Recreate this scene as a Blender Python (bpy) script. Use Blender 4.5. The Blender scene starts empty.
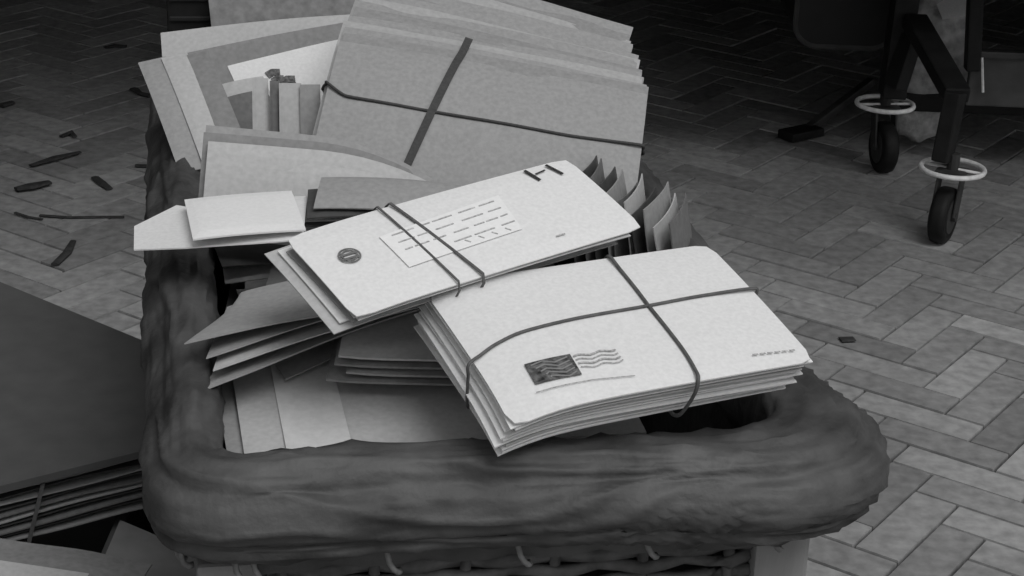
import bpy, bmesh, math, random
from mathutils import Vector, Matrix, Euler, noise

S = bpy.context.scene
COL = S.collection
R = math.radians

# ------------------------------------------------------------------ camera
CAM_H = 1.2567
cam_d = bpy.data.cameras.new('camera')
cam = bpy.data.objects.new('camera', cam_d)
COL.objects.link(cam)
cam_d.sensor_width = 36.0
cam_d.lens = 36.0 * 1850.7 / 1024.0
cam_d.clip_start = 0.05
cam_d.clip_end = 60
_rx = Matrix.Rotation(R(90 - 22.351), 3, 'X')
_rz = Matrix.Rotation(R(2.3076), 3, 'Z')
cam.matrix_world = Matrix.Translation((0, 0, CAM_H)) @ (_rx @ _rz).to_4x4()
S.camera = cam

# ------------------------------------------------------------------ light
S.view_settings.view_transform = 'Standard'
S.view_settings.look = 'None'
S.view_settings.gamma = 1.0
S.view_settings.use_curve_mapping = False
S.view_settings.exposure = 0.0

world = bpy.data.worlds.new('overcast_sky')
S.world = world
world.use_nodes = True
world.node_tree.nodes['Background'].inputs[0].default_value = (1, 1, 1, 1)
world.node_tree.nodes['Background'].inputs[1].default_value = 0.55

sun_d = bpy.data.lights.new('sun', 'SUN')
sun_d.energy = 1.5
sun_d.angle = R(35)
sun = bpy.data.objects.new('sun', sun_d)
COL.objects.link(sun)
sun.location = (2, -1, 4)
sun.rotation_euler = Vector((-0.35, 0.5, -1.0)).to_track_quat('-Z', 'Y').to_euler()

# ------------------------------------------------------------------ materials
def mat(name, tone, rough=0.75, var=0.06, scale=40, bump=0.0, spec=0.25, stretch=(1, 1, 1), scale2=None):
    m = bpy.data.materials.new(name)
    m.use_nodes = True
    nt = m.node_tree
    b = nt.nodes['Principled BSDF']
    b.inputs['Roughness'].default_value = rough
    b.inputs['Specular IOR Level'].default_value = spec
    tc = nt.nodes.new('ShaderNodeTexCoord')
    mp = nt.nodes.new('ShaderNodeMapping')
    mp.inputs['Scale'].default_value = stretch
    n = nt.nodes.new('ShaderNodeTexNoise')
    n.inputs['Scale'].default_value = scale
    n.inputs['Detail'].default_value = 6
    nt.links.new(tc.outputs['Object'], mp.inputs[0])
    nt.links.new(mp.outputs[0], n.inputs['Vector'])
    rmp = nt.nodes.new('ShaderNodeMapRange')
    rmp.inputs['From Min'].default_value = 0.3
    rmp.inputs['From Max'].default_value = 0.7
    rmp.inputs['To Min'].default_value = tone * (1 - var * 2)
    rmp.inputs['To Max'].default_value = tone * (1 + var * 2)
    nt.links.new(n.outputs[0], rmp.inputs[0])
    nt.links.new(rmp.outputs[0], b.inputs['Base Color'])
    if bump:
        bp = nt.nodes.new('ShaderNodeBump')
        bp.inputs['Strength'].default_value = bump
        bp.inputs['Distance'].default_value = 0.01
        n2 = nt.nodes.new('ShaderNodeTexNoise')
        n2.inputs['Scale'].default_value = scale2 or scale
        n2.inputs['Detail'].default_value = 8
        nt.links.new(mp.outputs[0], n2.inputs['Vector'])
        nt.links.new(n2.outputs[0], bp.inputs['Height'])
        nt.links.new(bp.outputs[0], b.inputs['Normal'])
    return m

M = {}
M['white'] = mat('white_paper', 0.73, 0.7, 0.03, 300)
M['bright'] = mat('bright_paper', 0.8, 0.6, 0.02, 300)
M['cream'] = mat('cream_paper', 0.46, 0.75, 0.04, 200)
M['grey'] = mat('grey_paper', 0.31, 0.75, 0.05, 200)
M['band'] = mat('band_paper', 0.6, 0.7, 0.03, 200)
M['stone'] = mat('stone_paper', 0.27, 0.75, 0.06, 180)
M['pale'] = mat('pale_grey_paper', 0.38, 0.75, 0.05, 180)
M['manila'] = mat('manila_paper', 0.235, 0.8, 0.06, 160)
M['kraft'] = mat('kraft_paper', 0.15, 0.8, 0.07, 160)
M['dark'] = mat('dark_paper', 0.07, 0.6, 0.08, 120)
M['ink'] = mat('ink', 0.035, 0.6, 0.1, 400)
M['faint'] = mat('faint_ink', 0.42, 0.7, 0.2, 500)
M['stampm'] = mat('stamp_print', 0.10, 0.6, 0.4, 260)
M['string'] = mat('rubber_band', 0.10, 0.6, 0.1, 200)
M['string2'] = mat('dark_cord', 0.06, 0.8, 0.1, 400)
M['leather'] = mat('worn_leather', 0.066, 0.55, 0.28, 16, 0.22, 0.35, (1, 1, 1), 60)
M['lining'] = mat('lining_canvas', 0.03, 0.9, 0.1, 60, 0.3)
M['wicker'] = mat('wicker_cane', 0.09, 0.6, 0.2, 60, 0.3, 0.3)
M['post'] = mat('pale_wood', 0.24, 0.7, 0.12, 30, 0.3, 0.2, (1, 1, .15))
M['lace'] = mat('lacing_cord', 0.2, 0.7, 0.1, 200)
M['eyelet'] = mat('eyelet_metal', 0.02, 0.5, 0.1, 100)
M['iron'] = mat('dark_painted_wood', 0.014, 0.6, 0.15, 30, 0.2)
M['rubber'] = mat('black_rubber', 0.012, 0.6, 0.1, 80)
M['hubm'] = mat('caster_metal', 0.05, 0.5, 0.1, 80)
M['ring'] = mat('pale_ring', 0.85, 0.5, 0.1, 60)
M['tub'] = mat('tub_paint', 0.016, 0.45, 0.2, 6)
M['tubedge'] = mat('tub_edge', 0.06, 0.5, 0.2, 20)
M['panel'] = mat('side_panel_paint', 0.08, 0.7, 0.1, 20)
M['sack'] = mat('sack_canvas', 0.42, 0.9, 0.2, 40, 0.6)
M['card'] = mat('dark_card', 0.085, 0.7, 0.05, 30)
M['card2'] = mat('grey_card', 0.22, 0.7, 0.06, 30)
M['mortar'] = mat('joint_sand', 0.03, 0.95, 0.2, 60)
M['debris'] = mat('litter', 0.045, 0.9, 0.2, 80)
M['blocker'] = mat('dark_shade_blocker', 0.03, 0.9, 0.15, 4)  # for the added light-blocking walls and slabs out of view
M['speck'] = mat('mottled_envelope', 0.2, 0.8, 0.12, 90)

def brick_mat():
    m = bpy.data.materials.new('clay_paver')
    m.use_nodes = True
    nt = m.node_tree
    b = nt.nodes['Principled BSDF']
    b.inputs['Roughness'].default_value = 0.8
    b.inputs['Specular IOR Level'].default_value = 0.2
    at = nt.nodes.new('ShaderNodeAttribute'); at.attribute_name = 'tone'
    tc = nt.nodes.new('ShaderNodeTexCoord')
    n = nt.nodes.new('ShaderNodeTexNoise'); n.inputs['Scale'].default_value = 45; n.inputs['Detail'].default_value = 8
    n3 = nt.nodes.new('ShaderNodeTexNoise'); n3.inputs['Scale'].default_value = 3; n3.inputs['Detail'].default_value = 3
    nt.links.new(tc.outputs['Object'], n.inputs['Vector'])
    nt.links.new(tc.outputs['Object'], n3.inputs['Vector'])
    r = nt.nodes.new('ShaderNodeMapRange'); r.inputs['From Min'].default_value = .25; r.inputs['From Max'].default_value = .75
    r.inputs['To Min'].default_value = .72; r.inputs['To Max'].default_value = 1.28
    nt.links.new(n.outputs[0], r.inputs[0])
    r3 = nt.nodes.new('ShaderNodeMapRange'); r3.inputs['From Min'].default_value = .3; r3.inputs['From Max'].default_value = .7
    r3.inputs['To Min'].default_value = .85; r3.inputs['To Max'].default_value = 1.15
    nt.links.new(n3.outputs[0], r3.inputs[0])
    a = nt.nodes.new('ShaderNodeMath'); a.operation = 'MULTIPLY'
    c = nt.nodes.new('ShaderNodeMath'); c.operation = 'MULTIPLY'
    nt.links.new(at.outputs['Fac'], a.inputs[0]); nt.links.new(r.outputs[0], a.inputs[1])
    nt.links.new(a.outputs[0], c.inputs[0]); nt.links.new(r3.outputs[0], c.inputs[1])
    nt.links.new(c.outputs[0], b.inputs['Base Color'])
    bp = nt.nodes.new('ShaderNodeBump'); bp.inputs['Strength'].default_value = .25; bp.inputs['Distance'].default_value = .004
    nt.links.new(n.outputs[0], bp.inputs['Height']); nt.links.new(bp.outputs[0], b.inputs['Normal'])
    return m
M['brick'] = brick_mat()

# ------------------------------------------------------------------ helpers
def mk(name, vs, fs, m, parent=None, loc=(0, 0, 0), rot=(0, 0, 0), smooth=False):
    me = bpy.data.meshes.new(name)
    me.from_pydata([tuple(v) for v in vs], [], fs)
    bm = bmesh.new(); bm.from_mesh(me)
    bmesh.ops.recalc_face_normals(bm, faces=bm.faces)
    bm.to_mesh(me); bm.free()
    if smooth:
        for p in me.polygons: p.use_smooth = True
    me.materials.append(M[m] if isinstance(m, str) else m)
    o = bpy.data.objects.new(name, me)
    COL.objects.link(o)
    o.location = loc
    o.rotation_euler = rot
    if parent: o.parent = parent
    return o

def empty(name, loc, rot=(0, 0, 0)):
    o = bpy.data.objects.new(name, None)
    COL.objects.link(o)
    o.location = loc; o.rotation_euler = rot
    o.empty_display_size = .05
    return o

def tag(o, label=None, cat=None, group=None, kind=None):
    if label: o['label'] = label
    if cat: o['category'] = cat
    if group: o['group'] = group
    if kind: o['kind'] = kind
    return o

class MB:
    def __init__(s): s.v = []; s.f = []
    def add(s, vs, fs, mtx=None):
        k = len(s.v)
        s.v += [(mtx @ Vector(v)) if mtx else Vector(v) for v in vs]
        s.f += [tuple(i + k for i in f) for f in fs]
    def box(s, c, d, rot=None, bev=0.0):
        """box with optional chamfered edges"""
        x, y, z = d[0] / 2, d[1] / 2, d[2] / 2
        mt = Matrix.Translation(c) @ (Euler(rot).to_matrix().to_4x4() if rot else Matrix())
        if bev <= 0:
            vs = [(sx * x, sy * y, sz * z) for sz in (-1, 1) for sx, sy in ((-1, -1), (1, -1), (1, 1), (-1, 1))]
            s.add(vs, [(3, 2, 1, 0), (4, 5, 6, 7), (0, 1, 5, 4), (1, 2, 6, 5), (2, 3, 7, 6), (3, 0, 4, 7)], mt)
            return
        b = bmesh.new()
        bmesh.ops.create_cube(b, size=1)
        bmesh.ops.scale(b, vec=d, verts=b.verts)
        bmesh.ops.bevel(b, geom=list(b.edges), offset=bev, segments=2, affect='EDGES', profile=.6)
        b.verts.ensure_lookup_table(); b.verts.index_update()
        s.add([v.co.copy() for v in b.verts], [tuple(v.index for v in f.verts) for f in b.faces], mt)
        b.free()
    def tube(s, pts, r, n=8, closed=False, flat=None):
        """tube along pts; r number or list; flat=(width,thickness,normal) makes a band"""
        pts = [Vector(p) for p in pts]
        N = len(pts); rings = []
        up = Vector((0, 0, 1)); k = len(s.v)
        prev = None
        for i, p in enumerate(pts):
            a = pts[(i - 1) % N] if (closed or i > 0) else p
            b = pts[(i + 1) % N] if (closed or i < N - 1) else p
            t = (b - a).normalized()
            if prev is None:
                u = t.cross(up if abs(t.z) < .9 else Vector((1, 0, 0))).normalized()
            else:
                u = (prev - t * prev.dot(t)).normalized()
            prev = u
            w = t.cross(u)
            rr = r[i] if isinstance(r, (list, tuple)) else r
            for j in range(n):
                an = 2 * math.pi * j / n
                s.v.append(p + u * math.cos(an) * rr + w * math.sin(an) * rr)
        for i in range(N if closed else N - 1):
            for j in range(n):
                i2 = (i + 1) % N
                s.f.append((k + i * n + j, k + i * n + (j + 1) % n, k + i2 * n + (j + 1) % n, k + i2 * n + j))
        if not closed:
            s.f.append(tuple(k + j for j in range(n))[::-1])
            s.f.append(tuple(k + (N - 1) * n + j for j in range(n)))
    def strip(s, pts, nrm, w, t):
        """flat band following pts, lying on surfaces with normals nrm"""
        pts = [Vector(p) for p in pts]; N = len(pts); k = len(s.v)
        for i, p in enumerate(pts):
            a = pts[max(0, i - 1)]; b = pts[min(N - 1, i + 1)]
            tt = (b - a).normalized(); n_ = Vector(nrm[i]).normalized()
            u = tt.cross(n_).normalized()
            s.v += [p - u * w / 2, p + u * w / 2, p + u * w / 2 + n_ * t, p - u * w / 2 + n_ * t]
        for i in range(N - 1):
            for j in range(4):
                s.f.append((k + i * 4 + j, k + i * 4 + (j + 1) % 4, k + i * 4 + 4 + (j + 1) % 4, k + i * 4 + 4 + j))
        s.f.append((k, k + 1, k + 2, k + 3)); s.f.append((k + 4 * N - 4, k + 4 * N - 3, k + 4 * N - 2, k + 4 * N - 1))
    def build(s, name, m, parent=None, loc=(0, 0, 0), rot=(0, 0, 0), smooth=False):
        return mk(name, s.v, s.f, m, parent, loc, rot, smooth)

def zfun(a, b, bx=0, by=0, edge=0, wob=0.0, seed=0, twist=0):
    def f(x, y):
        u, v = 2 * x / a, 2 * y / b
        z = -bx * u * u - by * v * v + twist * u * v
        if edge: z -= edge * (max(0, -u - .55) / .45) ** 2     # left end drawn down
        if wob: z += wob * noise.noise(Vector((x * 11 + seed * 3.1, y * 14 - seed * 1.7, seed * 7.3)))
        return z
    return f

def sheet(a, b, t, zf, nx=14, ny=9, mtx=None, rnd=0.0, sag=0.0, shear=0.0):
    """an envelope: two skins, thinner at the edges"""
    mb = MB()
    vs = []; fs = []
    def th(u, v):
        return t * (0.3 + 0.7 * (1 - abs(u) ** 6) * (1 - abs(v) ** 6))
    for side in (1, -1):
        for j in range(ny + 1):
            for i in range(nx + 1):
                u = -1 + 2 * i / nx; v = -1 + 2 * j / ny
                x, y = u * a / 2, v * b / 2
                if rnd and i in (0, nx) and j in (0, ny):
                    x -= math.copysign(rnd, u); y -= math.copysign(rnd, v)
                vs.append((x + shear * (v + 1) / 2 * max(0, -u) ** 2, y - sag * max(0, u + .2) ** 2, zf(x, y) + side * th(u, v) / 2))
    W = nx + 1; K = W * (ny + 1)
    for j in range(ny):
        for i in range(nx):
            q = j * W + i
            fs.append((q, q + 1, q + W + 1, q + W))
            fs.append((K + q, K + q + W, K + q + W + 1, K + q + 1))
    for i in range(nx):
        fs.append((i, K + i, K + i + 1, i + 1)); q = ny * W + i
        fs.append((q, q + 1, K + q + 1, K + q))
    for j in range(ny):
        q = j * W; fs.append((q, q + W, K + q + W, K + q)); q = j * W + nx
        fs.append((q, K + q, K + q + W, q + W))
    mb.add(vs, fs, mtx)
    return mb

def decal(pts2, zf, m, name, parent, off=0.0009, th=0.0004, t=0):
    """printed mark or stuck paper lying on a surface z=zf: quad pts subdivided"""
    n = 8
    P = [Vector((p[0], p[1], 0)) for p in pts2]
    vs = []; fs = []
    for s_ in (0, 1):
        for j in range(n + 1):
            for i in range(n + 1):
                u, v = i / n, j / n
                p = (P[0] * (1 - u) + P[1] * u) * (1 - v) + (P[3] * (1 - u) + P[2] * u) * v
                vs.append((p.x, p.y, zf(p.x, p.y) + t / 2 + off + (th if s_ else 0)))
    K = (n + 1) ** 2; W = n + 1
    for j in range(n):
        for i in range(n):
            q = j * W + i
            fs.append((K + q, K + q + 1, K + q + W + 1, K + q + W)); fs.append((q, q + W, q + W + 1, q + 1))
    for i in range(n):
        fs.append((i, i + 1, K + i + 1, K + i)); q = n * W + i; fs.append((q, K + q, K + q + 1, q + 1))
        q = i * W; fs.append((q, K + q, K + q + W, q + W)); q = i * W + n; fs.append((q, q + W, K + q + W, K + q))
    return mk(name, vs, fs, m, parent)

def stroke(mb, pts, zf, w, t, off=0.0009, th=0.0004):
    P = []
    for a, b in zip(pts[:-1], pts[1:]):
        for k in range(4):
            P.append((a[0] + (b[0] - a[0]) * k / 4, a[1] + (b[1] - a[1]) * k / 4))
    P.append(pts[-1])
    mb.strip([(x, y, zf(x, y) + t / 2 + off) for x, y in P], [(0, 0, 1)] * len(P), w, th)

def flap_lines(a, b, zf, t, parent, m='faint', top=True):
    """the V of the gummed flap on an envelope's back"""
    mb = MB(); s = 1
    stroke(mb, [(-a * .48, b * .47), (-a * .08, -b * .02), (a * .08, -b * .02), (a * .48, b * .47)], zf, .0012, t)
    return mb.build('flap_edge', m, parent)

# ------------------------------------------------------------------ paved ground
def ground():
    Wd = 0.067; yaw = R(-34.2446); tx, ty = 8.77596 * Wd, 35.10956 * Wd
    c, s = math.cos(yaw), math.sin(yaw)
    def w(u, v): return (tx + (u * c + v * s) * Wd, ty + (u * s - v * c) * Wd)
    base = MB(); base.box((0, 4, -.06), (16, 16, .1))
    g = base.build('floor_bedding', 'mortar'); tag(g, kind='structure')
    g.name = 'ground'
    vs = []; fs = []; tone = []
    rng = random.Random(4)
    j = 0.034; bv = .01
    def brick(u0, v0, du, dv):
        x, y = w(u0 + du / 2, v0 + dv / 2)
        if not (-3.2 < x < 3.2 and .3 < y < 7.2): return
        k = len(vs); dz = rng.uniform(-.0012, .0012)
        for zz, jj in ((-.012, j), (-.003, j), (0.0, j + bv)):
            for uu, vv in ((u0 + jj, v0 + jj), (u0 + du - jj, v0 + jj), (u0 + du - jj, v0 + dv - jj), (u0 + jj, v0 + dv - jj)):
                px, py = w(uu, vv); vs.append((px, py, zz + dz))
        n0 = len(fs)
        fs.append((k + 8, k + 9, k + 10, k + 11))
        for r_ in (0, 4):
            for q in range(4):
                fs.append((k + r_ + q, k + r_ + (q + 1) % 4, k + r_ + 4 + (q + 1) % 4, k + r_ + 4 + q))
        tn = rng.gauss(.29, .04); tn = max(.19, min(.42, tn))
        tone.extend([tn] * (len(fs) - n0))
    # three-to-one herringbone: across-bricks start where (u - v) % 6 == 1, down-bricks where (u - v) % 6 == 0
    for u in range(-90, 70):
        for v in range(-110, 70):
            d = (u - v) % 6
            if d == HB_ACROSS: brick(u, v, 3, 1)
            if d == HB_DOWN: brick(u, v, 1, 3)
    o = mk('paving', vs, fs, 'brick')
    at = o.data.attributes.new('tone', 'FLOAT', 'FACE')
    at.data.foreach_set('value', tone)
    tag(o, kind='structure'); o.name = 'floor'
# B brick: u 0..1, v 0..3 -> u-v = 0 ; across brick: u 1..4, v 0 -> u-v = 1
HB_ACROSS, HB_DOWN = 1, 0
ground()

# unseen rear wall and canopy, added so the light falls off towards the back
mb = MB(); mb.box((0, 7.3, 1.1), (10, .2, 2.2)); w_ = mb.build('shade_blocker_back', 'blocker'); tag(w_, kind='structure')
mb = MB(); mb.box((0, 4.85, 2.26), (10, 5.1, .12)); w_ = mb.build('shade_canopy', 'blocker'); tag(w_, kind='structure')

mb = MB(); mb.box((2.3, 5.2, .56), (4.3, 3.3, .14)); w_ = mb.build('shade_slab_1', 'blocker'); tag(w_, kind='structure')  # added low overhang above the view, keeps the upper right ground dark
mb = MB(); mb.box((2.3, 5.9, .3), (4.3, .2, .5)); w_ = mb.build('shade_blocker_right', 'blocker'); tag(w_, kind='structure')  # added unseen wall under the overhang, blocks light from behind
mb = MB(); mb.box((-2.3, 3.4, 1.27), (.2, 8, 2.7)); w_ = mb.build('shade_blocker_left', 'blocker'); tag(w_, kind='structure')  # added unseen wall, cuts the sky light from the left

# ------------------------------------------------------------------ wicker hamper
HX, HY, HZ = 0.495, 1.10, 0.666
HC = (-0.090, 1.663, 0.0); HYAW = R(10.8)
hamper = empty('wicker_hamper', HC, (0, 0, HYAW))
tag(hamper, 'long wicker hamper with a padded worn leather rim, heaped with mail', 'basket')

def perim(hx, hy, r, n=8, step=.03, fr=None):
    """rounded rectangle path -> list of (x, y, nx, ny), counter clockwise"""
    P = []
    q = fr or r      # the front right corner is rounder
    cs = [(hx - q, -hy + q, -90, q), (hx - r, hy - r, 0, r), (-hx + r, hy - r, 90, r), (-hx + r, -hy + r, 180, r)]
    for ci, (cx, cy, a0, r) in enumerate(cs):
        for k in range(n + 1):
            a = R(a0 + 90 * k / n)
            P.append((cx + r * math.cos(a), cy + r * math.sin(a), math.cos(a), math.sin(a)))
        nx_ = cs[(ci + 1) % 4]
        a = R(a0 + 90)
        p0 = P[-1]; p1 = (nx_[0] + nx_[3] * math.cos(a), nx_[1] + nx_[3] * math.sin(a))
        L = math.hypot(p1[0] - p0[0], p1[1] - p0[1]); m_ = max(2, int(L / step))
        for k in range(1, m_):
            P.append((p0[0] + (p1[0] - p0[0]) * k / m_, p0[1] + (p1[1] - p0[1]) * k / m_, math.cos(a), math.sin(a)))
    return P

def rim():
    prof = [(-.050, -.115), (-.058, -.075), (-.060, -.035), (-.057, -.012), (-.050, -.003), (-.038, 0.0), (-.026, .001), (-.016, -.003),
            (-.009, -.010), (-.006, -.018), (-.001, -.022), (.005, -.028), (.009, -.038), (.010, -.048), (.007, -.057), (.001, -.062), (.002, -.067), (.001, -.074), (-.008, -.080), (-.024, -.081), (-.036, -.078), (-.038, -.11)]
    pr = []
    for k in range(len(prof) - 1):
        for q in range(3):
            s = q / 3; pr.append((prof[k][0] * (1 - s) + prof[k + 1][0] * s, prof[k][1] * (1 - s) + prof[k + 1][1] * s))
    pr.append(prof[-1])
    P = perim(HX / 2, HY / 2, .055, 14, .006, .095)
    vs = []; fs = []; n = len(pr); N = len(P); s_len = 0
    for i, (x, y, nx, ny) in enumerate(P):
        if i: s_len += math.hypot(x - P[i - 1][0], y - P[i - 1][1])
        fade = min(1, s_len / .05)
        arc = 0
        bul = .036 * math.exp(-((x - HX / 2) ** 2 + (y + HY / 2 - .04) ** 2) / .014)
        for k, (s_, z) in enumerate(pr):
            s_ = s_ * (.78 if s_ < 0 else 1) + bul * max(0, min(1, (s_ + .05) / .05)); z = z * .84
            if k: arc += math.hypot(s_ - pr[k - 1][0], z - pr[k - 1][1])
            # section tangent -> outward direction of the padding
            a_ = pr[max(0, k - 1)]; b_ = pr[min(n - 1, k + 1)]
            dx, dz = b_[0] - a_[0], b_[1] - a_[1]; L = math.hypot(dx, dz) or 1
            ox, oz = -dz / L, dx / L
            q = Vector((x + nx * s_, y + ny * s_, HZ + z))
            f = noise.noise(Vector((q.x * 9, q.y * 9, arc * 14))) * .0025 + noise.noise(Vector((q.x * 30, q.y * 30, arc * 60))) * .0009
            wv = noise.noise(Vector((q.x * 5, q.y * 5, 3.3)))
            c1 = 1 - abs(noise.noise(Vector((q.x * 6, q.y * 6, arc * 32 + 1.5 * wv))))
            c2 = 1 - abs(noise.noise(Vector((q.x * 15 + 7, q.y * 15, arc * 60 + wv * 3))))
            f += .0045 * max(0, c1) ** 8 - .0018 * max(0, c2) ** 9
            if k < 3 or k > n - 6: f *= .2
            vs.append((q.x + nx * ox * f, q.y + ny * ox * f, q.z + oz * f + .004 * noise.noise(Vector((q.x * 4, q.y * 4, 9)))))
    for i in range(N):
        for k in range(n - 1):
            i2 = (i + 1) % N
            fs.append((i * n + k, i2 * n + k, i2 * n + k + 1, i * n + k + 1))
    o = mk('rim_padding', vs, fs, 'leather', hamper, smooth=True)
    tag(o, 'creased dark leather padding wrapped round the top')
rim()

def wicker():
    mb = MB(); rows = 46; z0, z1 = .03, .572
    for r_ in range(rows):
        z = z0 + (z1 - z0) * r_ / (rows - 1)
        tp = .018 * (1 - z / z1)
        P = perim(HX / 2 - .034 - tp, HY / 2 - .034 - tp, .05, 6, .016)
        N = len(P); pts = []
        for i, (x, y, nx, ny) in enumerate(P):
            o_ = .0042 * math.cos(math.pi * (i / 2) + math.pi * r_)
            pts.append((x + nx * o_, y + ny * o_, z + .0012 * math.sin(i * 1.7 + r_)))
        mb.tube(pts, .0058, 5, True)
    o = mb.build('woven_side', 'wicker', hamper, smooth=True)
    mb = MB()
    P = perim(HX / 2 - .034, HY / 2 - .034, .05, 6, .016)
    for i in range(0, len(P), 4):
        x, y, nx, ny = P[i]
        mb.tube([(x - nx * .018, y - ny * .018, .02), (x, y, .585)], .0045, 6)
    mb.build('stake_frame', 'wicker', hamper, smooth=True)
    # lining + bottom
    mb = MB()
    P = perim(HX / 2 - .052, HY / 2 - .052, .045, 6, .2)
    N = len(P); vs = [(x, y, z) for z in (.05, .61) for x, y, _, _ in P]
    fs = [(i, (i + 1) % N, N + (i + 1) % N, N + i) for i in range(N)] + [tuple(range(N))]
    mb.add(vs, fs); mb.build('lining', 'lining', hamper)
    mb = MB(); mb.box((0, 0, .02), (HX - .12, HY - .12, .04), bev=.008); mb.build('bottom_board', 'wicker', hamper)
    # pale corner posts
    for sx in (-1, 1):
        for sy in (-1, 1):
            mb = MB(); mb.box((sx * (HX / 2 - .046), sy * (HY / 2 - .036), .292), (.042, .022, .584), bev=.004)
            mb.build('corner_post', 'post', hamper)
    # lacing that ties the rim pad to the weave
    P = perim(HX / 2 - .012, HY / 2 - .012, .05, 6, .075)
    for i, (x, y, nx, ny) in enumerate(P):
        if i % 7 in (1, 2, 3) and abs(nx) > .1 and abs(ny) > .1: continue
        tx_, ty_ = -ny, nx
        m_ = MB(); pts = []
        for k in range(7):
            a = math.pi * k / 6
            d = .010 * math.cos(a); out = .005 + .007 * math.sin(a)
            pts.append((x + nx * (out - .012) + tx_ * (d + k * .002), y + ny * (out - .012) + ty_ * (d + k * .002), .583 - .006 + .004 * k - .008 * math.sin(a)))
        m_.tube(pts, .0022, 6)
        l_ = m_.build('lacing_loop', 'lace', hamper, smooth=True)
wicker()

# buried mail that fills the hamper
def heap():
    rng = random.Random(11); mb = MB()
    for k in range(150):
        lay = k / 150
        a, b = rng.choice([(.23, .162), (.22, .11), (.32, .22)])
        z = .06 + lay * .50
        x = rng.uniform(-1, 1) * (HX / 2 - .06 - a * .5); y = rng.uniform(-1, 1) * (HY / 2 - .18)
        if x * 0 != 0: x = 0
        yaw = rng.choice([0, math.pi]) + rng.uniform(-.12, .12)
        x = max(-(HX / 2 - .065 - a * .52), min(HX / 2 - .065 - a * .52, x))
        mt = Matrix.Translation((x, y, z)) @ Euler((rng.uniform(-.05, .05), rng.uniform(-.04, .04), yaw)).to_matrix().to_4x4()
        s_ = sheet(a, b, .006, zfun(a, b, seed=k), 3, 3, mt)
        mb.add(s_.v, s_.f)
    o = mb.build('letter_heap', 'kraft', None, HC, (0, 0, HYAW))
    tag(o, 'loose letters heaped at the bottom of the wicker hamper, under the bundles', 'letters', kind='stuff')
heap()

# ------------------------------------------------------------------ tied bundles
def top_of(zf, t): return lambda x, y: zf(x, y) + t / 2

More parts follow.
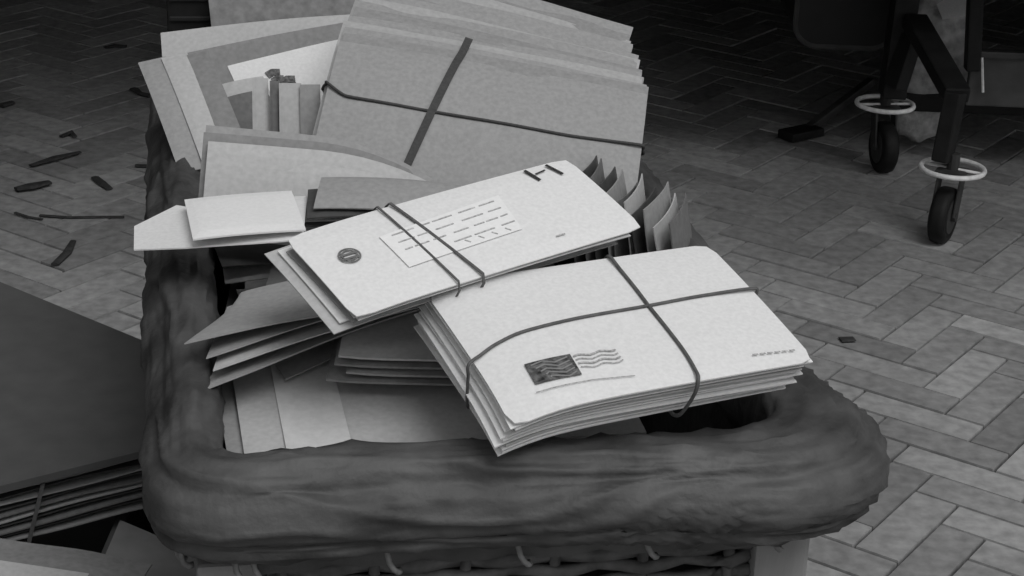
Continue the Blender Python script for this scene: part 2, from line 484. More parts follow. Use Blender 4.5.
# A : thick white bundle in front
def bundle_front():
    p = empty('letter_bundle', (.077, 1.213, .736), tuple(R(v) for v in (10.8, -1.0, 24.7)))
    tag(p, 'thick white letter bundle with dark stamp, tied crosswise, lying over the front rim', 'letter bundle')
    a, b = .233, .161; rng = random.Random(3); z = 0; t0 = .0032
    zf0 = zfun(a, b, .0008, .0015, edge=.006, seed=1)
    zft = lambda x, y: zf0(x, y) - .004 * max(0, (-x * .6 - y - .095) / .05) ** 2
    spec = []
    n = 12
    for i in range(n):
        t = t0 if i == 0 else rng.uniform(.0026, .0038)
        aa = a if i == 0 else rng.choice([a, a, a - .004, a - .01]); bb = b if i == 0 else rng.choice([b, b - .003, b - .006])
        dx = 0 if i == 0 else rng.uniform(-.0025, .001); dy = 0 if i == 0 else rng.uniform(-.0008, .002)
        if i > 9: aa -= .006
        if i == 6: dx -= .004
        yw = 0 if i == 0 else R(rng.uniform(-1.0, 1.0))
        mt = Matrix.Translation((dx, dy, z)) @ Matrix.Rotation(yw, 4, 'Z')
        # lower envelopes slump to the left so that end leans out
        mt = Matrix.Translation((-.0004 * i, .0012 * i, 0)) @ mt
        zfi = (lambda x, y, dx=dx, dy=dy: zft(x, y)) 
        sh = sheet(aa, bb, t, zfi, 20, 12, mt, rnd=.003 if i == 0 else 0)
        o = sh.build('envelope', ['white', 'bright', 'white', 'cream', 'white'][i % 5] if i else 'white', p, smooth=False)
        if i == 0: top = o
        z -= t * .62 + .0012
    tag(top, 'topmost white envelope with a dark stamp')
    T = -z
    # stamp with engraved lines, postmark wave, small print
    st = decal([(-.0893, -.0546), (-.0551, -.055), (-.0534, -.0314), (-.0882, -.0325)], zft, 'stampm', 'postage_stamp', top, t=t0)
    tag(st, 'dark printed postage stamp')
    mb = MB()
    for k in range(5):
        y0 = -.036 - k * .0042
        stroke(mb, [(-.085 + .002 * k, y0), (-.076, y0 + .002), (-.068 + .001 * k, y0 - .002), (-.057, y0 + .0015)], zft, .0012, t0, off=.0014)
    mb.build('stamp_lines', 'manila', top)
    mb = MB()
    for k in range(4):
        y0 = -.0345 - k * .0045
        pts = [(-.052 + q * .004, y0 + .0013 * math.sin(q * 1.5 + k * .4)) for q in range(9)]
        stroke(mb, pts, zft, .0009 if k % 2 else .0014, t0)
    mb.build('postmark_lines', 'faint', top)
    mb = MB()
    for k in range(6):
        x0 = .073 + k * .0058
        stroke(mb, [(x0, -.0655 - .0004 * k), (x0 + .0042, -.0658 - .0004 * k)], zft, .0013, t0)
    mb.build('return_address', 'faint', top)
    mb = MB()
    stroke(mb, [(-.092, -.062), (-.05, -.0625), (-.02, -.066)], zft, .0006, t0)
    mb.build('address_rule', 'faint', top)
    # strings: lengthwise and across, running round the whole bundle
    off = t0 / 2 + .0012
    s1 = [(-.1212, -.0145), (-.1105, -.0095), (-.0980, -.004), (-.0755, .0022), (-.0307, .0072), (.0285, .0086), (.0725, .0106), (.1185, .0096)]
    pts = [(x, y, zft(x, y) + off) for x, y in s1]
    loop = pts + [(.1185, .009, -.006), (.1185, .008, -T + .006), (.112, .007, -T - .001), (0, -.002, -T - .003), (-.114, -.012, -T - .006), (-.1195, -.015, -T ), (-.1212, -.0155, -.015)]
    mb = MB(); mb.tube(smoothloop(loop, 5), .00125, 6, True)
    mb.build('string', 'string', p, smooth=True)
    s2 = [(.0305, .079), (.030, .060), (.0290, .030), (.0279, .0077), (.0275, -.020), (.0266, -.050), (.0240, -.072), (.0215, -.0805)]
    pts = [(x, y, zft(x, y) + off) for x, y in s2]
    loop = pts + [(.0200, -.0820, -.010), (.018, -.073, -T + .006), (.017, -.064, -T - .001), (.018, 0, -T - .003), (.022, .082, -T - .002), (.026, .0845, -T + .006), (.030, .0845, -.006)]
    mb = MB(); mb.tube(smoothloop(loop, 5), .00145, 6, True)
    mb.build('string', 'string', p, smooth=True)

def smoothloop(P, k=4):
    P = [Vector(q) for q in P]; N = len(P); out = []
    for i in range(N):
        p0, p1, p2, p3 = P[(i - 1) % N], P[i], P[(i + 1) % N], P[(i + 2) % N]
        d1 = (p2 - p0) * .5; d2 = (p3 - p1) * .5; L = (p2 - p1).length
        for d in (d1, d2):
            if d.length > L: d.length = L
        for j in range(k):
            s = j / k
            out.append(p1 * (2 * s ** 3 - 3 * s ** 2 + 1) + d1 * (s ** 3 - 2 * s * s + s) + p2 * (-2 * s ** 3 + 3 * s * s) + d2 * (s ** 3 - s * s))
    return out

bundle_front()

# B : second bundle with round postmark and address label
def bundle_second():
    p = empty('letter_bundle', (-.034, 1.291, .771), tuple(R(v) for v in (15.0, -4.5, 35.5)))
    tag(p, 'white letter bundle with round postmark and address label, held by two bands', 'letter bundle')
    a, b = .254, .103; rng = random.Random(8); z = 0; t0 = .003
    zft = zfun(a, b, .0012, .001, edge=.002, seed=5)
    for i in range(7):
        t = t0 if i == 0 else rng.uniform(.0020, .0030)
        aa = a if i == 0 else rng.choice([a - .004, a - .014, .235]); bb = b if i == 0 else rng.choice([b, b - .004, b - .01, b + .003])
        dx = 0 if i == 0 else rng.uniform(-.004, .003); dy = 0 if i == 0 else rng.uniform(-.002, .003)
        mt = Matrix.Translation((dx - .0018 * i, dy + .0014 * i, z)) @ Matrix.Rotation(0 if i == 0 else R(rng.uniform(-1.8, 1.8)), 4, 'Z')
        sh = sheet(aa, bb, t, zft, 18, 8, mt, rnd=.002 if i == 0 else 0)
        o = sh.build('envelope', ['white', 'cream', 'bright', 'cream', 'grey', 'white', 'cream', 'bright'][i], p)
        if i == 0: top = o
        z -= t * .62 + .0012
    T = -z
    tag(top, 'topmost white envelope with postmark and label')
    lb = decal([(-.066, -.0225), (.036, -.0180), (.044, .0265), (-.067, .0180)], zft, 'bright', 'address_label', top, t=t0)
    mb = MB(); rr = random.Random(2)
    for r_ in range(4):
        y0 = .0185 - r_ * .0095
        x = -.058 if r_ < 3 else -.02
        while x < .030 + .002 * r_:
            l_ = rr.uniform(.006, .020); stroke(mb, [(x, y0 + x * .06), (min(x + l_, .036), y0 + (x + l_) * .06)], zft, .0011, t0, off=.0015); x += l_ + rr.uniform(.002, .008)
    for k in range(4):
        x = -.012 + k * .012
        stroke(mb, [(x, -.0125), (x + .003, -.0165)], zft, .0009, t0, off=.0015)
    mb.build('typed_lines', 'faint', lb)
    mb = MB(); cx, cy = -.0975, .0085
    for rad in (.0080, .0056):
        pts = [(cx + rad * math.cos(k * math.pi / 12), cy + rad * math.sin(k * math.pi / 12)) for k in range(25)]
        stroke(mb, pts, zft, .0011, t0)
    stroke(mb, [(cx - .0065, cy + .002), (cx + .0065, cy + .0015)], zft, .002, t0)
    stroke(mb, [(cx - .006, cy - .0025), (cx + .006, cy - .003)], zft, .002, t0)
    for k in range(6):
        a_ = k * 1.05 + .3
        stroke(mb, [(cx + .0062 * math.cos(a_), cy + .0062 * math.sin(a_)), (cx + .0085 * math.cos(a_), cy + .0085 * math.sin(a_))], zft, .0016, t0)
    mb.build('postmark', 'kraft', top)
    mb = MB()
    stroke(mb, [(.0830, .0475), (.0865, .0310)], zft, .0028, t0)
    stroke(mb, [(.0880, .0395), (.0985, .0415)], zft, .0013, t0)
    stroke(mb, [(.1035, .0475), (.1085, .0310)], zft, .0025, t0)
    mb.build('printed_bars', 'ink', top)
    mb = MB(); stroke(mb, [(.055, -.036), (.063, -.036)], zft, .0012, t0); mb.build('return_address', 'faint', top)
    for (x1, x2), w in (((-.0375, -.0215), .0023), ((-.0485, -.0425), .0016)):
        pts = []; nr = []
        for k in range(9):
            s = k / 8; y = b / 2 + .0005 - s * (b + .001); x = x1 + (x2 - x1) * s
            pts.append((x, y, zft(x, y) + t0 / 2 + .0012)); nr.append((0, 0, 1))
        pts += [(x2, -b / 2 - .0025, -.005), (x2, -b / 2 + .001, -T + .006)]; nr += [(0, -1, .3), (0, -1, -.3)]
        pts += [(x2, -b / 2, -T - .003), ((x1 + x2) / 2, 0, -T - .005), (x1, b / 2, -T - .003)]; nr += [(0, 0, -1)] * 3
        pts += [(x1, b / 2 + .0045, -T + .002), (x1, b / 2 + .0045, -.004), pts[0]]; nr += [(0, 1, -.3), (0, 1, .3), (0, 0, 1)]
        mb = MB(); mb.strip(pts, nr, w, .0009); mb.build('rubber_band', 'string', p)
bundle_second()

# C : large parcel of big envelopes leaning at the back
def bundle_back():
    p = empty('envelope_bundle', (-.035, 1.701, .718), tuple(R(v) for v in (36, 7.0, -2.2)))
    p.scale = (.95, .95, .95)
    tag(p, 'large bundle of grey-brown document envelopes tied crosswise, leaning at the back of the hamper', 'envelope bundle')
    a, b = .326, .188; rng = random.Random(21); t0 = .005
    zft = zfun(a, b, .004, .010, seed=2, wob=.003)
    tones = ['grey', 'stone', 'grey', 'pale', 'grey', 'grey', 'stone', 'grey', 'pale', 'grey', 'stone', 'grey', 'grey', 'pale', 'stone', 'grey']
    for i in range(16):
        t = t0 if i == 0 else rng.uniform(.003, .0055)
        q = i
        mt = Matrix.Translation((-.0012 * q + rng.uniform(-.003, .003) * (i > 0), .0108 * q + rng.uniform(-.0035, .0035) * (i > 0), -.0048 * q)) @ Matrix.Rotation(-R(.5) * q + R(rng.uniform(-.8, .8)) * (i > 0), 4, 'Z')
        aa = a if i == 0 else a - .0022 * q + rng.uniform(-.003, .004)
        zfi = zfun(a, b, .004, .010 + rng.uniform(-.003, .003) * (i > 0), seed=2 + i, wob=.003)
        sh = sheet(aa, b, t, zft if i == 0 else zfi, 18, 12, mt)
        o = sh.build('document_envelope', tones[i], p)
        if i == 0: top = o
    off = t0 / 2 + .001
    # broad dark strap down the face and thin cord across
    pts = []; nr = []
    for k in range(11):
        s = k / 10; y = .125 - s * .20; x = -.0310 - s * .040
        yy = min(y, b / 2 - .002)
        pts.append((x, y, zft(x, yy) + off + (.0 if y <= b / 2 else -.006))); nr.append((0, 0, 1))
    mb = MB(); mb.strip(pts, nr, .0082, .0015); mb.build('strap', 'string2', p)
    pts = []
    for x, y in [(-.1645, .030), (-.150, .020), (-.1409, .016), (-.100, .014), (-.0528, .0125), (.02, .012), (.0884, .0125), (.13, .015), (.1636, .0175)]:
        pts.append((x, y, zft(x, y) + off))
    loop = pts + [(.1640, .018, -.008), (.160, .05, -.06), (0, .08, -.085), (-.165, .06, -.06), (-.1655, .034, -.008)]
    mb = MB(); mb.tube(smoothloop(loop, 5), .0017, 6, True); mb.build('cord', 'string2', p, smooth=True)
bundle_back()

# ------------------------------------------------------------------ loose envelopes
POSE = {
'E5': ((-0.161, 1.568, 0.703), (66.0, 5.1, 5.6), 0.240, 0.090),
'E4': ((-0.162, 1.564, 0.699), (64.0, 4.9, 6.5), 0.240, 0.090),
'E3': ((-0.156, 1.552, 0.698), (62.0, 4.6, 5.7), 0.240, 0.085),
'E2': ((-0.152, 1.559, 0.694), (60.0, 5.7, 2.6), 0.240, 0.080),
'E1': ((-0.14, 1.54, 0.692), (58.0, 5.4, 1.5), 0.235, 0.075),
'F1': ((-0.072, 1.471, 0.733), (12.0, 4.2, -0.6), 0.190, 0.050),
'F2': ((-0.081, 1.481, 0.725), (4.0, 3.1, 5.7), 0.190, 0.060),
'F3': ((-0.091, 1.501, 0.711), (8.0, 3.0, 2.6), 0.200, 0.050),
'F4': ((-0.106, 1.508, 0.701), (0.0, 1.6, -5.4), 0.200, 0.070),
'G': ((-0.222, 1.448, 0.712), (0.0, -4.9, 4.7), 0.094, 0.105),
'G2': ((-0.225, 1.441, 0.722), (0.0, -2.5, 14.2), 0.091, 0.095),
'H1': ((-0.181, 1.604, 0.645), (5.0, -0.0, 19.5), 0.200, 0.110),
'H2': ((-0.17, 1.594, 0.638), (5.0, -4.8, 12.5), 0.200, 0.110),
'H3': ((-0.118, 1.527, 0.654), (5.0, -11.2, -0.8), 0.200, 0.110),
'I1': ((-0.167, 1.335, 0.691), (-8.0, -5.1, 21.1), 0.200, 0.110),
'I2': ((-0.159, 1.349, 0.682), (-10.0, -5.2, 31.5), 0.220, 0.110),
'I3': ((-0.155, 1.341, 0.674), (-12.0, -5.0, 33.1), 0.220, 0.110),
'I4': ((-0.17, 1.339, 0.661), (-14.0, -4.2, 40.8), 0.225, 0.110),
'I5': ((-0.135, 1.403, 0.649), (-5.0, -4.8, 46.5), 0.220, 0.110),
'I6': ((-0.115, 1.374, 0.63), (-5.0, -0.0, 15.0), 0.220, 0.110),
'J': ((-0.045, 1.322, 0.65), (0.0, -0.0, 1.3), 0.170, 0.100),
'K': ((-0.064, 1.317, 0.637), (3.0, -0.0, 12.8), 0.300, 0.210),
'K2': ((-0.103, 1.317, 0.631), (3.0, -0.0, 13.6), 0.250, 0.200),
'D1': ((-0.232, 2.133, 0.653), (60.0, -0.0, 18.5), 0.260, 0.200),
'D2': ((-0.273, 2.01, 0.639), (50.0, -5.7, 7.9), 0.250, 0.220),
'D3': ((-0.23, 1.987, 0.648), (45.0, -6.6, 24.8), 0.230, 0.200),
'D4': ((-0.192, 1.929, 0.666), (42.0, -7.0, 29.8), 0.200, 0.170),
'D5': ((-0.27, 1.855, 0.658), (40.0, -6.4, 27.3), 0.055, 0.140),
'D6': ((-0.257, 1.821, 0.656), (38.0, -6.9, 31.9), 0.055, 0.140),
}
def envelope(key, m, label, t=.003, bx=0, by=0, edge=0, wob=.002, seed=0, twist=0, kind='envelope', cat='envelope', group=None, name='envelope', extra=None, nx=14, ny=8, zf=None, sag=0, shear=0):
    pos, rot, a, b = POSE[key]
    f = zf or zfun(a, b, bx, by, edge, wob, seed, twist)
    o = sheet(a, b, t, f, nx, ny, None, 0, sag, shear).build(name, m, None, pos, tuple(R(v) for v in rot))
    tag(o, label, cat, group)
    if extra: extra(o, a, b, f, t)
    return o

envelope('E5', 'grey', 'grey envelope standing farthest back in the leaning row left of centre', .003, .002, .004, seed=1, sag=0.035)
envelope('E4', 'manila', 'brownish envelope second from the back in the leaning row left of centre', .003, .002, .004, seed=2, sag=0.032)
envelope('E3', 'cream', 'pale envelope in the middle of the leaning row left of centre', .003, .002, .004, seed=3, sag=0.028)
envelope('E2', 'grey', 'grey envelope just behind the front one in the leaning row left of centre', .004, .003, .004, shear=.018, seed=4, sag=0.022)
envelope('E1', 'cream', 'pale envelope at the front of the leaning row, its face tilted to the viewer', .004, .006, .004, shear=.035, seed=5, sag=0.016)
envelope('F1', 'grey', 'curled grey envelope topmost of the flat pile between leaning row and postmarked bundle', .004, .008, .002, wob=.0005, seed=6)
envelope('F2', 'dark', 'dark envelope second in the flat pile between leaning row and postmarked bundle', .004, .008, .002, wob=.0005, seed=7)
envelope('F3', 'cream', 'pale envelope third in the flat pile between leaning row and postmarked bundle', .004, .008, .002, wob=.0005, seed=8)
envelope('F4', 'kraft', 'wide brownish envelope lowest of the flat pile between leaning row and postmarked bundle', .006, .004, .002, seed=9)

def open_flap(o, a, b, f, t):
    # gummed flap opened out to the left, folded down over the rim
    vs = []; fs = []
    out = [(-a / 2, -b / 2), (-a / 2 - .044, -b / 2 + .012), (-a / 2 - .050, b / 2 - .040), (-a / 2 - .018, b / 2 - .002), (-a / 2, b / 2 - .014)]
    for zz in (.0006, -.0006):
        for i, (x, y) in enumerate(out):
            vs.append((x, y, f(max(x, -a / 2), y) + zz - .0 * i - (.003 if x < -a / 2 - .03 else 0)))
    n = len(out)
    fs = [tuple(range(n)), tuple(range(2 * n - 1, n - 1, -1))] + [(i, (i + 1) % n, n + (i + 1) % n, n + i) for i in range(n)]
    fl = mk('open_flap', vs, fs, 'white', o)
    tag(fl, 'open gummed flap')
envelope('G', 'white', 'white envelope with its flap open, sticking out over the left rim', .004, 0, 0, seed=10, wob=.001, extra=open_flap)
envelope('G2', 'bright', 'short white envelope lying on the open-flap envelope at the left rim', .005, 0.001, 0.001, seed=11, wob=.001)
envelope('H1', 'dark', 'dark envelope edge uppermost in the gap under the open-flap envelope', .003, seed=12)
envelope('H2', 'cream', 'lighter envelope in the dark gap under the open-flap envelope', .003, seed=13)
envelope('H3', 'cream', 'pale envelope corner lowest in the dark gap, under the postmarked bundle', .003, seed=14)
envelope('I1', 'grey', 'grey envelope with pointed corner on top of the fanned pile at the left', .003, .003, shear=0.07, seed=15, twist=.002)
envelope('I2', 'grey', 'second envelope from the top of the fanned pile at the left', .003, .002, shear=0.06, seed=16)
envelope('I3', 'cream', 'third envelope from the top of the fanned pile at the left', .003, .002, shear=0.06, seed=17)
envelope('I4', 'grey', 'long grey envelope tilted along the front of the fanned pile at the left', .004, .002, shear=0.05, seed=18)
envelope('I5', 'grey', 'small pale corner of an envelope poking out below the fanned pile', .003, shear=0.05, seed=19)
envelope('I6', 'kraft', 'brown envelope lowest under the fanned pile at the left', .003, seed=20)

def window_band(o, a, b, f, t):
    d = decal([(-a * .40, -b * .49), (-a * .24, -b * .49), (-a * .24, b * .49), (-a * .40, b * .49)], f, 'band', 'pale_band', o, t=t)
envelope('K2', 'grey', 'grey envelope showing only its left end, under the big flat envelope', .004, seed=22)
envelope('K', 'cream', 'big flat pale envelope with a whiter band, just inside the front rim', .005, .001, .001, seed=21, extra=window_band)

# small tied magazines bundle
def bundle_small():
    pos, rot, a, b = POSE['J']
    p = empty('magazine_bundle', pos, tuple(R(v) for v in rot))
    tag(p, 'small pile of thin magazines with round folded spines, on the big flat envelope', 'magazine pile')
    for i in range(4):
        f = zfun(a, b, .001, 0, edge=-.002)
        mt = Matrix.Translation((.003 * i * (-1) ** i, -.001 * i, .022 - .0062 * i))
        sheet(a, b, .0055, f, 10, 6, mt).build('magazine', ['cream', 'manila', 'grey', 'manila'][i], p)
bundle_small()

def crumple():
    rng = random.Random(5); n = 9; vs = []; fs = []
    for s_ in (0, 1):
        for j in range(n):
            for i in range(n):
                x = (i / (n - 1) - .5) * .06; y = (j / (n - 1) - .5) * .055
                z = .018 * noise.noise(Vector((x * 50, y * 50, 2))) + .022 * (1 - (abs(x) + abs(y)) / .055)
                vs.append((x + .004 * noise.noise(Vector((y * 90, x * 70, 4))), y, z - s_ * .0008))
    K = n * n
    for j in range(n - 1):
        for i in range(n - 1):
            q = j * n + i; fs.append((q, q + 1, q + n + 1, q + n)); fs.append((K + q, K + q + n, K + q + n + 1, K + q + 1))
    for i in range(n - 1):
        fs.append((i, K + i, K + i + 1, i + 1)); q = (n - 1) * n + i; fs.append((q, q + 1, K + q + 1, K + q))
        q = i * n; fs.append((q, q + n, K + q + n, K + q)); q = i * n + n - 1; fs.append((q, K + q, K + q + n, q + n))
    o = mk('crumpled_wrapper', vs, fs, 'grey', None, (-.045, 1.345, .655), (.2, 0, .5))
    tag(o, 'crumpled paper wrapper left of the front bundle, on the small magazines', 'wrapper')
crumple()

# D : big envelopes at the back left
envelope('D1', 'speck', 'mottled grey big envelope, highest and farthest in the back left pile', .004, .002, .002, seed=31)
envelope('D2', 'cream', 'pale big envelope whose top edge reaches the left rim, back left pile', .005, .004, .004, seed=32)
envelope('D3', 'manila', 'brownish big envelope in the middle of the back left pile', .005, .003, .004, seed=33)
def smudges(o, a, b, f, t):
    mb = MB()
    for cx, cy, r_ in ((-.057, .060, .0075), (-.045, .047, .008), (-.052, .053, .004)):
        stroke(mb, [(cx - r_, cy), (cx, cy + r_ * .3), (cx + r_, cy)], f, r_ * 1.1, t)
        stroke(mb, [(cx - r_ * .6, cy - r_), (cx + r_ * .9, cy - r_ * .6)], f, r_ * .7, t)
    mb.build('smudged_postmark', 'stampm', o)
envelope('D4', 'white', 'white envelope with smudged dark postmark in the back left pile', .004, .002, .003, seed=34, extra=smudges)
envelope('D5', 'cream', 'narrow pale envelope under the smudged white one, back left', .004, .002, .002, seed=35)
envelope('D6', 'kraft', 'dark brown envelope lowest at the front of the back left pile', .004, .002, .002, seed=36)

LO = [  # upright letters before the smudged envelope: x, y, z(top), width, tone, label
    (-.2555, 1.755, .016, 'cream', 'upright pale letter, leftmost of four against the smudged envelope'),
    (-.2400, 1.752, .010, 'kraft', 'upright dark letter, second from left of the four against the smudged envelope'),
    (-.2240, 1.750, .022, 'cream', 'upright pale letter, third of the four against the smudged envelope'),
    (-.2040, 1.752, .020, 'grey', 'upright grey letter, rightmost of the four against the smudged envelope')]
for i, (x, y, w, m, lab) in enumerate(LO):
    o = sheet(w, .12, .003, zfun(w, .12, seed=i), 4, 8).build('letter', m, None, (x, y - i * .004, .685), (R(66), 0, R(8)))
    tag(o, lab, 'letter', 'letters standing on edge against the smudged envelope')

SL = [(-.352, 1.800, .698, .030, 'grey', 'grey letter sliding over the left rim, outermost of three'),
      (-.330, 1.802, .703, .026, 'cream', 'pale letter sliding down over the left rim, middle of the three'),
      (-.308, 1.806, .705, .026, 'manila', 'brownish letter sliding down over the left rim, innermost of the three')]
for i, (x, y, z, w, m, lab) in enumerate(SL):
    o = sheet(w, .19, .004, zfun(w, .19, by=.006, seed=i + 9), 4, 12).build('letter', m, None, (x, y, z), (R(20), R(-10), R(20)))
    tag(o, lab, 'letter', 'letters sliding over the left rim')

# upright row at the right
rng = random.Random(77)
posn = ['leftmost', 'second from left', 'third from left', 'fourth from left', 'fifth from left', 'fifth from right', 'fourth from right', 'third from right', 'second from right', 'rightmost']
ton = ['dark', 'kraft', 'dark', 'grey', 'kraft', 'cream', 'dark', 'grey', 'cream', 'kraft']
tw = {'dark': 'dark', 'kraft': 'brown', 'grey': 'grey', 'cream': 'pale'}
for i in range(10):
    s = i / 9
    x = .078 + .085 * s; y = 1.640 - .085 * s
    o = sheet(.085, .17, .004, zfun(.085, .17, bx=.004, by=.003, wob=.003, seed=i), 8, 8).build(
        'letter', ton[i], None, (x, y, .615 + rng.uniform(-.006, .008)), (R(82), R(rng.uniform(-4, 4)), R(72 + 3 * s + rng.uniform(-3, 3))))
    tag(o, '%s letter on edge by the right rim, %s of ten' % (tw[ton[i]], posn[i]), 'letter', 'letters standing on edge by the right rim')

# dark case behind the back left pile
def dark_case():
    p = empty('dark_case', (-.40, 2.20, .60), (0, 0, R(10)))
    tag(p, 'dark ribbed case standing behind the back left envelopes', 'case')
    mb = MB(); mb.box((0, 0, .10), (.062, .10, .20), bev=.006); mb.build('body', 'rubber', p)
    mb = MB()
    for k in range(7): mb.box((0, -.051, .03 + k * .024), (.056, .004, .006), bev=.0015)
    mb.build('rib', 'eyelet', p)
dark_case()

# ------------------------------------------------------------------ cardboard mail box at the left
def slab(pts, t, name, m, parent):
    """thick four-cornered board from its top corners"""
    P = [Vector(q) for q in pts]; n_ = (P[1] - P[0]).cross(P[3] - P[0]).normalized() * t
    if n_.z < 0: n_ = -n_
    vs = P + [q - n_ for q in P]
    return mk(name, vs, [(0, 1, 2, 3), (7, 6, 5, 4), (0, 1, 5, 4), (1, 2, 6, 5), (2, 3, 7, 6), (3, 0, 4, 7)], m, parent)

def mail_box():
    p = empty('mail_box', (-.56, 1.62, 0))
    tag(p, 'dark grey mail box under the dark board and magazines, left of the hamper', 'box')
    L = Vector(p.location)
    def q(x, y, z): return Vector((x, y, z)) - L
    mb = MB(); Y0, Y1, X0, X1, Z = 1.40, 2.0, -.90, -.40, .28
    t = .012
    for c, d in ((((X0 + X1) / 2, Y0, Z / 2), (X1 - X0, t, Z)), (((X0 + X1) / 2, Y1, Z / 2), (X1 - X0, t, Z)),
                 ((X0, (Y0 + Y1) / 2, Z / 2), (t, Y1 - Y0, Z)), ((X1, (Y0 + Y1) / 2, Z / 2), (t, Y1 - Y0, Z)),
                 (((X0 + X1) / 2, (Y0 + Y1) / 2, .008), (X1 - X0, Y1 - Y0, t))):
        mb.box(tuple(q(*c)), d, bev=.003)
    mb.build('body', 'card', p)
    f = slab([q(-.397, 1.44, .288), q(-.298, 1.47, .278), q(-.298, 1.63, .278), q(-.397, 1.68, .288)], .006, 'side_flap', 'card2', p)
mail_box()
def board():
    C0 = Vector((-.54, 1.85, .37))
    pts = [Vector(v) - C0 for v in ((-.541, 1.558, .371), (-.330, 1.706, .371), (-.352, 1.895, .371), (-.728, 2.18, .371), (-.90, 2.20, .371), (-.90, 1.60, .371))]
    n = len(pts); vs = pts + [v - Vector((0, 0, .008)) for v in pts]
    o = mk('portfolio', vs, [tuple(range(n)), tuple(range(2 * n - 1, n - 1, -1))] + [(i, (i + 1) % n, n + (i + 1) % n, n + i) for i in range(n)], 'card', None, C0)
    tag(o, 'broad smooth dark portfolio board lying over the mail box left of the hamper', 'portfolio')
board()
# heap inside the box and magazine bundle on it
def box_bundle():
    p = empty('magazine_bundle', (-.455, 1.635, .330), (0, 0, R(35.5)))
    tag(p, 'long bundle of dark magazines bound with a band, in the mail box at the left', 'magazine bundle')
    rr = random.Random(6)
    tn = ['manila', 'dark', 'grey', 'dark', 'kraft', 'grey', 'dark', 'kraft', 'dark', 'manila']
    for i in range(10):
        a, b = .30 + rr.uniform(-.01, .01), .20
        mt = Matrix.Translation((rr.uniform(-.006, .006), .098 + rr.uniform(-.004, .004), .026 - .0062 * i))
        sheet(a, b, .0052 if i % 3 else .004, zfun(a, b, .002, 0, wob=.003, seed=i), 14, 5, mt).build('magazine', tn[i], p)
    pts = []; nr = []
    for z_ in (-.036, -.02, 0, .02, .030): pts.append((-.02 + z_ * .3, -.0095, z_)); nr.append((0, -1, 0))
    pts += [(-.012, -.005, .0325), (-.01, .1, .0325), (-.01, .198, .0325), (-.01, .206, .028), (-.015, .206, -.034), (-.02, .1, -.038), pts[0]]
    nr += [(0, -.4, 1), (0, 0, 1), (0, .4, 1), (0, 1, 0), (0, 1, 0), (0, 0, -1), (0, -1, 0)]
    mb = MB(); mb.strip(pts, nr, .004, .0012); mb.build('rubber_band', 'string', p)
box_bundle()
def low_env():
    o = sheet(.24, .16, .004, zfun(.24, .16, .004, .004, wob=.008, seed=3), 16, 10).build('envelope', 'manila', None, (-.468, 1.490, .322), (R(3), R(2), R(-8)))
    tag(o, 'crumpled brownish envelope at the bottom left, in the mail box', 'envelope')
    o = sheet(.10, .07, .002, zfun(.10, .07), 6, 5).build('envelope', 'cream', None, (-.440, 1.470, .334), (R(3), R(2), R(-8)))
    tag(o, 'small pale envelope lying on the crumpled one at the bottom left', 'envelope')
low_env()

# ------------------------------------------------------------------ trolley in the shade
def caster(parent, x, y, ang, rw=.056, zr=.145):
    c = MB()
    # fork with two legs
    for s_ in (-1, 1):
        c.box((s_ * .022, .012, .095), (.005, .030, .085), (R(-14), 0, 0), bev=.002)
    c.box((0, .02, .140), (.055, .05, .008), bev=.002)
    c.tube([(0, .022, .14), (0, .022, .175)], .012, 10)
    o = c.build('caster', 'hubm', parent, (x, y, 0), (0, 0, ang))
    w = MB()
    pr = [(-.016, .6), (-.017, .85), (-.013, .97), (-.006, 1.0), (.006, 1.0), (.013, .97), (.017, .85), (.016, .6)]
    n = 28; vs = []; fs = []
    for i in range(n):
        a = 2 * math.pi * i / n
        for s_, q in pr: vs.append((s_, math.cos(a) * rw * q, rw + math.sin(a) * rw * q))
    k = len(pr)
    for i in range(n):
        for j in range(k):
            fs.append((i * k + j, ((i + 1) % n) * k + j, ((i + 1) % n) * k + (j + 1) % k, i * k + (j + 1) % k))
    w.add(vs, fs); w.build('tyre', 'rubber', o, smooth=True)
    h = MB(); h.tube([(-.017, 0, rw), (.017, 0, rw)], rw * .62, 20); h.tube([(-.026, 0, rw), (.026, 0, rw)], .009, 10)
    h.build('hub', 'hubm', o)
    b = MB(); n = 36
    b.tube([(.060 * math.cos(2 * math.pi * i / n), .022 + .060 * math.sin(2 * math.pi * i / n), zr) for i in range(n)], .0052, 8, True)
    b.tube([(-.058, .022, zr), (.058, .022, zr)], .003, 6)
    r_ = b.build('bumper_ring', 'ring', o, smooth=True)
    tag(r_, 'pale ring round the caster')
    return o

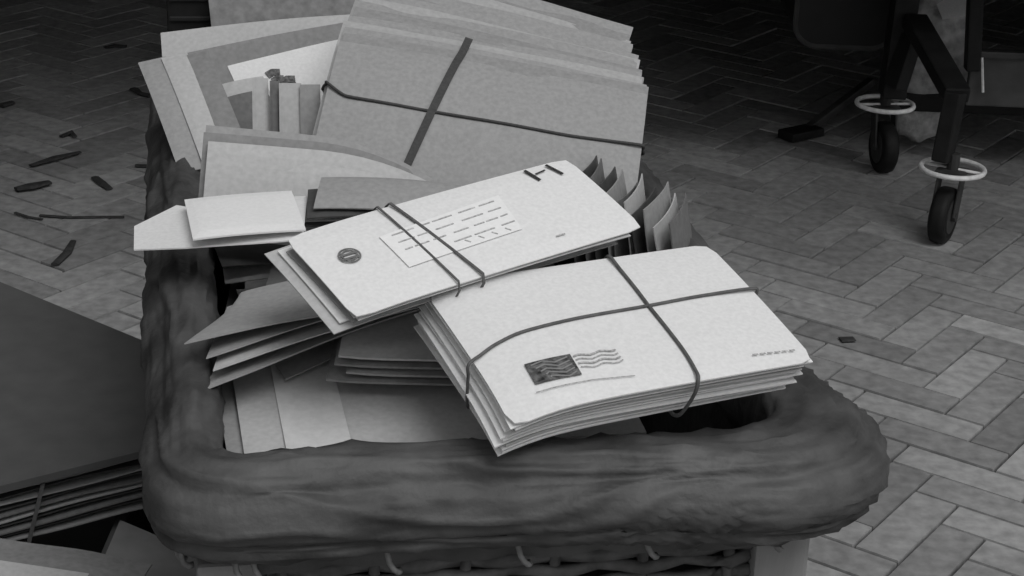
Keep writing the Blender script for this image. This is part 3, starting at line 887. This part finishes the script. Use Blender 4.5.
def trolley():
    p = empty('mail_trolley', (.85, 3.62, 0))
    tag(p, 'dark wooden mail trolley on casters with pale rings, standing in the shade', 'trolley')
    L = Vector(p.location)
    def beam(name, a, b, w, d, m='iron'):
        a = Vector(a) - L; b = Vector(b) - L; v = b - a
        mb = MB(); mb.box((0, 0, 0), (w, d, v.length), bev=.004)
        o = mb.build(name, m, p, (a + b) / 2, v.to_track_quat('Z', 'Y').to_euler())
        return o
    caster(p, .829 - L.x, 3.38 - L.y, R(-28))
    caster(p, .785 - L.x, 3.80 - L.y, R(10))
    caster(p, 1.75 - L.x, 3.38 - L.y, R(20))
    caster(p, 1.75 - L.x, 3.80 - L.y, R(-10))
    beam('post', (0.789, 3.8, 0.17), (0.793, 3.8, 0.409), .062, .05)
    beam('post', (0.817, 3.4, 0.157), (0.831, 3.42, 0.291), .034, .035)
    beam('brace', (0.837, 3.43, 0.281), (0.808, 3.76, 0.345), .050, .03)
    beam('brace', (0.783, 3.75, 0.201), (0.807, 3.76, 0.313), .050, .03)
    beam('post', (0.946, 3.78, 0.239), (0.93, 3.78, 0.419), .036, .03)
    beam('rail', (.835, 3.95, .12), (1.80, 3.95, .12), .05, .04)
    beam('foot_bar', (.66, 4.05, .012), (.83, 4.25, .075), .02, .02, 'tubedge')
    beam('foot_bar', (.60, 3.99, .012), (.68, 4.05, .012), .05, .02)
    # pale shelf panel on the right
    mb = MB(); mb.box((1.30 - L.x, 3.83, 0), (.0, .0, .0)) if False else None
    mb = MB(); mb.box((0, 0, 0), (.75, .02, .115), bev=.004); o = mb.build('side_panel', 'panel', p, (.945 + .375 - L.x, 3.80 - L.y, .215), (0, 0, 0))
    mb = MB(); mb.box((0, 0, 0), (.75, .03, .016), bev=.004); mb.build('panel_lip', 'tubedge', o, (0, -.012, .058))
    mb = MB(); mb.tube([(0, 0, 0), (.012, 0, -.075)], .003, 6); mb.build('hook', 'ring', p, (.962 - L.x, 3.775 - L.y, .268))
    # hopper with rounded ends
    mb = MB(); n = 10; prof = []
    vs = []; fs = []
    X0, X1, Z0, Z1, r = .585, .80, .245, .47, .05
    out = []
    for cx, cz, a0 in ((X1 - r, Z0 + r, -90), (X1 - r, Z1 - r, 0), (X0 + r, Z1 - r, 90), (X0 + r, Z0 + r, 180)):
        for k in range(9):
            a = R(a0 + 90 * k / 8); out.append((cx + r * math.cos(a), cz + r * math.sin(a)))
    N = len(out)
    for y, s_ in ((3.90, .985), (3.905, 1.0), (4.60, 1.0), (4.61, .985)):
        for x, z in out:
            vs.append(Vector(((x - .69) * s_ + .69, y, (z - .35) * s_ + .35)) - L)
    for j in range(3):
        for i in range(N): fs.append((j * N + i, j * N + (i + 1) % N, (j + 1) * N + (i + 1) % N, (j + 1) * N + i))
    fs.append(tuple(range(N))); fs.append(tuple(range(3 * N, 4 * N)))
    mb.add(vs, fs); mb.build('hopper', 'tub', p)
    mb = MB(); mb.tube([Vector((x, 3.902, z)) - L for x, z in out], .006, 6, True); mb.build('hopper_edge', 'tubedge', p)
trolley()

def sack():
    vs = []; fs = []; nu, nv = 28, 18
    for j in range(nv + 1):
        for i in range(nu):
            th = 2 * math.pi * i / nu; ph = -math.pi / 2 + math.pi * j / nv
            d = Vector((math.cos(th) * math.cos(ph), math.sin(th) * math.cos(ph), math.sin(ph)))
            k = 1 + .16 * noise.noise(d * 2.2) + .06 * noise.noise(d * 6)
            v = Vector((d.x * .10 * k, d.y * .05 * k, .17 + d.z * .17 * k))
            vs.append(v)
    for j in range(nv):
        for i in range(nu):
            fs.append((j * nu + i, j * nu + (i + 1) % nu, (j + 1) * nu + (i + 1) % nu, (j + 1) * nu + i))
    o = mk('mail_sack', vs, fs, 'sack', None, (.90, 3.98, .02), (0, 0, .2), smooth=True)
    tag(o, 'slumped pale canvas mail sack seen between the trolley braces', 'sack')
sack()
o = sheet(.09, .06, .003, zfun(.09, .06), 6, 5).build('envelope', 'white', None, (0.94, 3.95, 0.334), (R(35), R(-8), R(10)))
tag(o, 'small pale envelope on the canvas sack behind the trolley, at the upper right', 'envelope')

# ------------------------------------------------------------------ litter on the paving
def litter(kind, pts, r, label, cat, flat=.35):
    mb = MB(); P = [Vector((x, y, 0)) for x, y in pts]
    c = sum(P, Vector()) / len(P)
    mb.tube([q - c for q in P], r, 7)
    for v in mb.v: v.z = v.z * flat + (max(r) if isinstance(r, list) else r) * flat
    o = mb.build(kind, 'debris', None, (c.x, c.y, .0012)); tag(o, label, cat)
    return o
litter('twig', [(-.905, 4.175), (-.885, 4.145), (-.855, 4.125)], [.012, .008, .011], 'dark bone-shaped scrap on the paving, beside the back left rim', 'litter')
litter('leaf', [(-.985, 3.80), (-.97, 3.83), (-.955, 3.80)], [.006, .012, .006], 'dark round leaf on the far left paving, above the long scrap', 'leaf')
litter('twig', [(-1.0, 3.60), (-.96, 3.655), (-.92, 3.70)], [.006, .012, .006], 'long dark scrap slanting on the left paving', 'litter')
litter('leaf', [(-.99, 3.45), (-.965, 3.47), (-.935, 3.50)], [.010, .016, .010], 'dark curled leaf near the left edge of the paving', 'leaf')
litter('twig', [(-.855, 3.545), (-.835, 3.515), (-.81, 3.48)], [.009, .010, .007], 'short thick dark scrap on the left paving, above the thin string', 'litter')
litter('string_scrap', [(-.91, 3.32), (-.85, 3.315), (-.79, 3.325), (-.75, 3.33)], .005, 'thin dark string lying across the left paving', 'string')
litter('string_scrap', [(-.96, 3.33), (-.93, 3.31), (-.90, 3.30)], .004, 'tiny string end left of the longer string', 'string')
litter('leaf', [(-.815, 3.19), (-.812, 3.13), (-.82, 3.07)], [.006, .009, .008], 'narrow dark leaf on the paving just above the mail box flap', 'leaf')
litter('twig', [(-1.05, 4.53), (-1.03, 4.55), (-1.0, 4.55)], [.008, .010, .008], 'faint dark scrap farthest back on the left paving', 'litter')
litter('twig', [(-.79, 3.63), (-.76, 3.63), (-.73, 3.64)], [.007, .009, .007], 'dark scrap on the paving close to the left hamper rim', 'litter')
litter('leaf', [(-1.17, 4.00), (-1.15, 4.03)], [.014, .010], 'dark scrap cut by the left picture edge', 'leaf')
litter('gum_spot', [(.560, 2.88), (.585, 2.885)], [.011, .010], 'dark oval gum spot on the paving right of the front bundle', 'spot', .12)
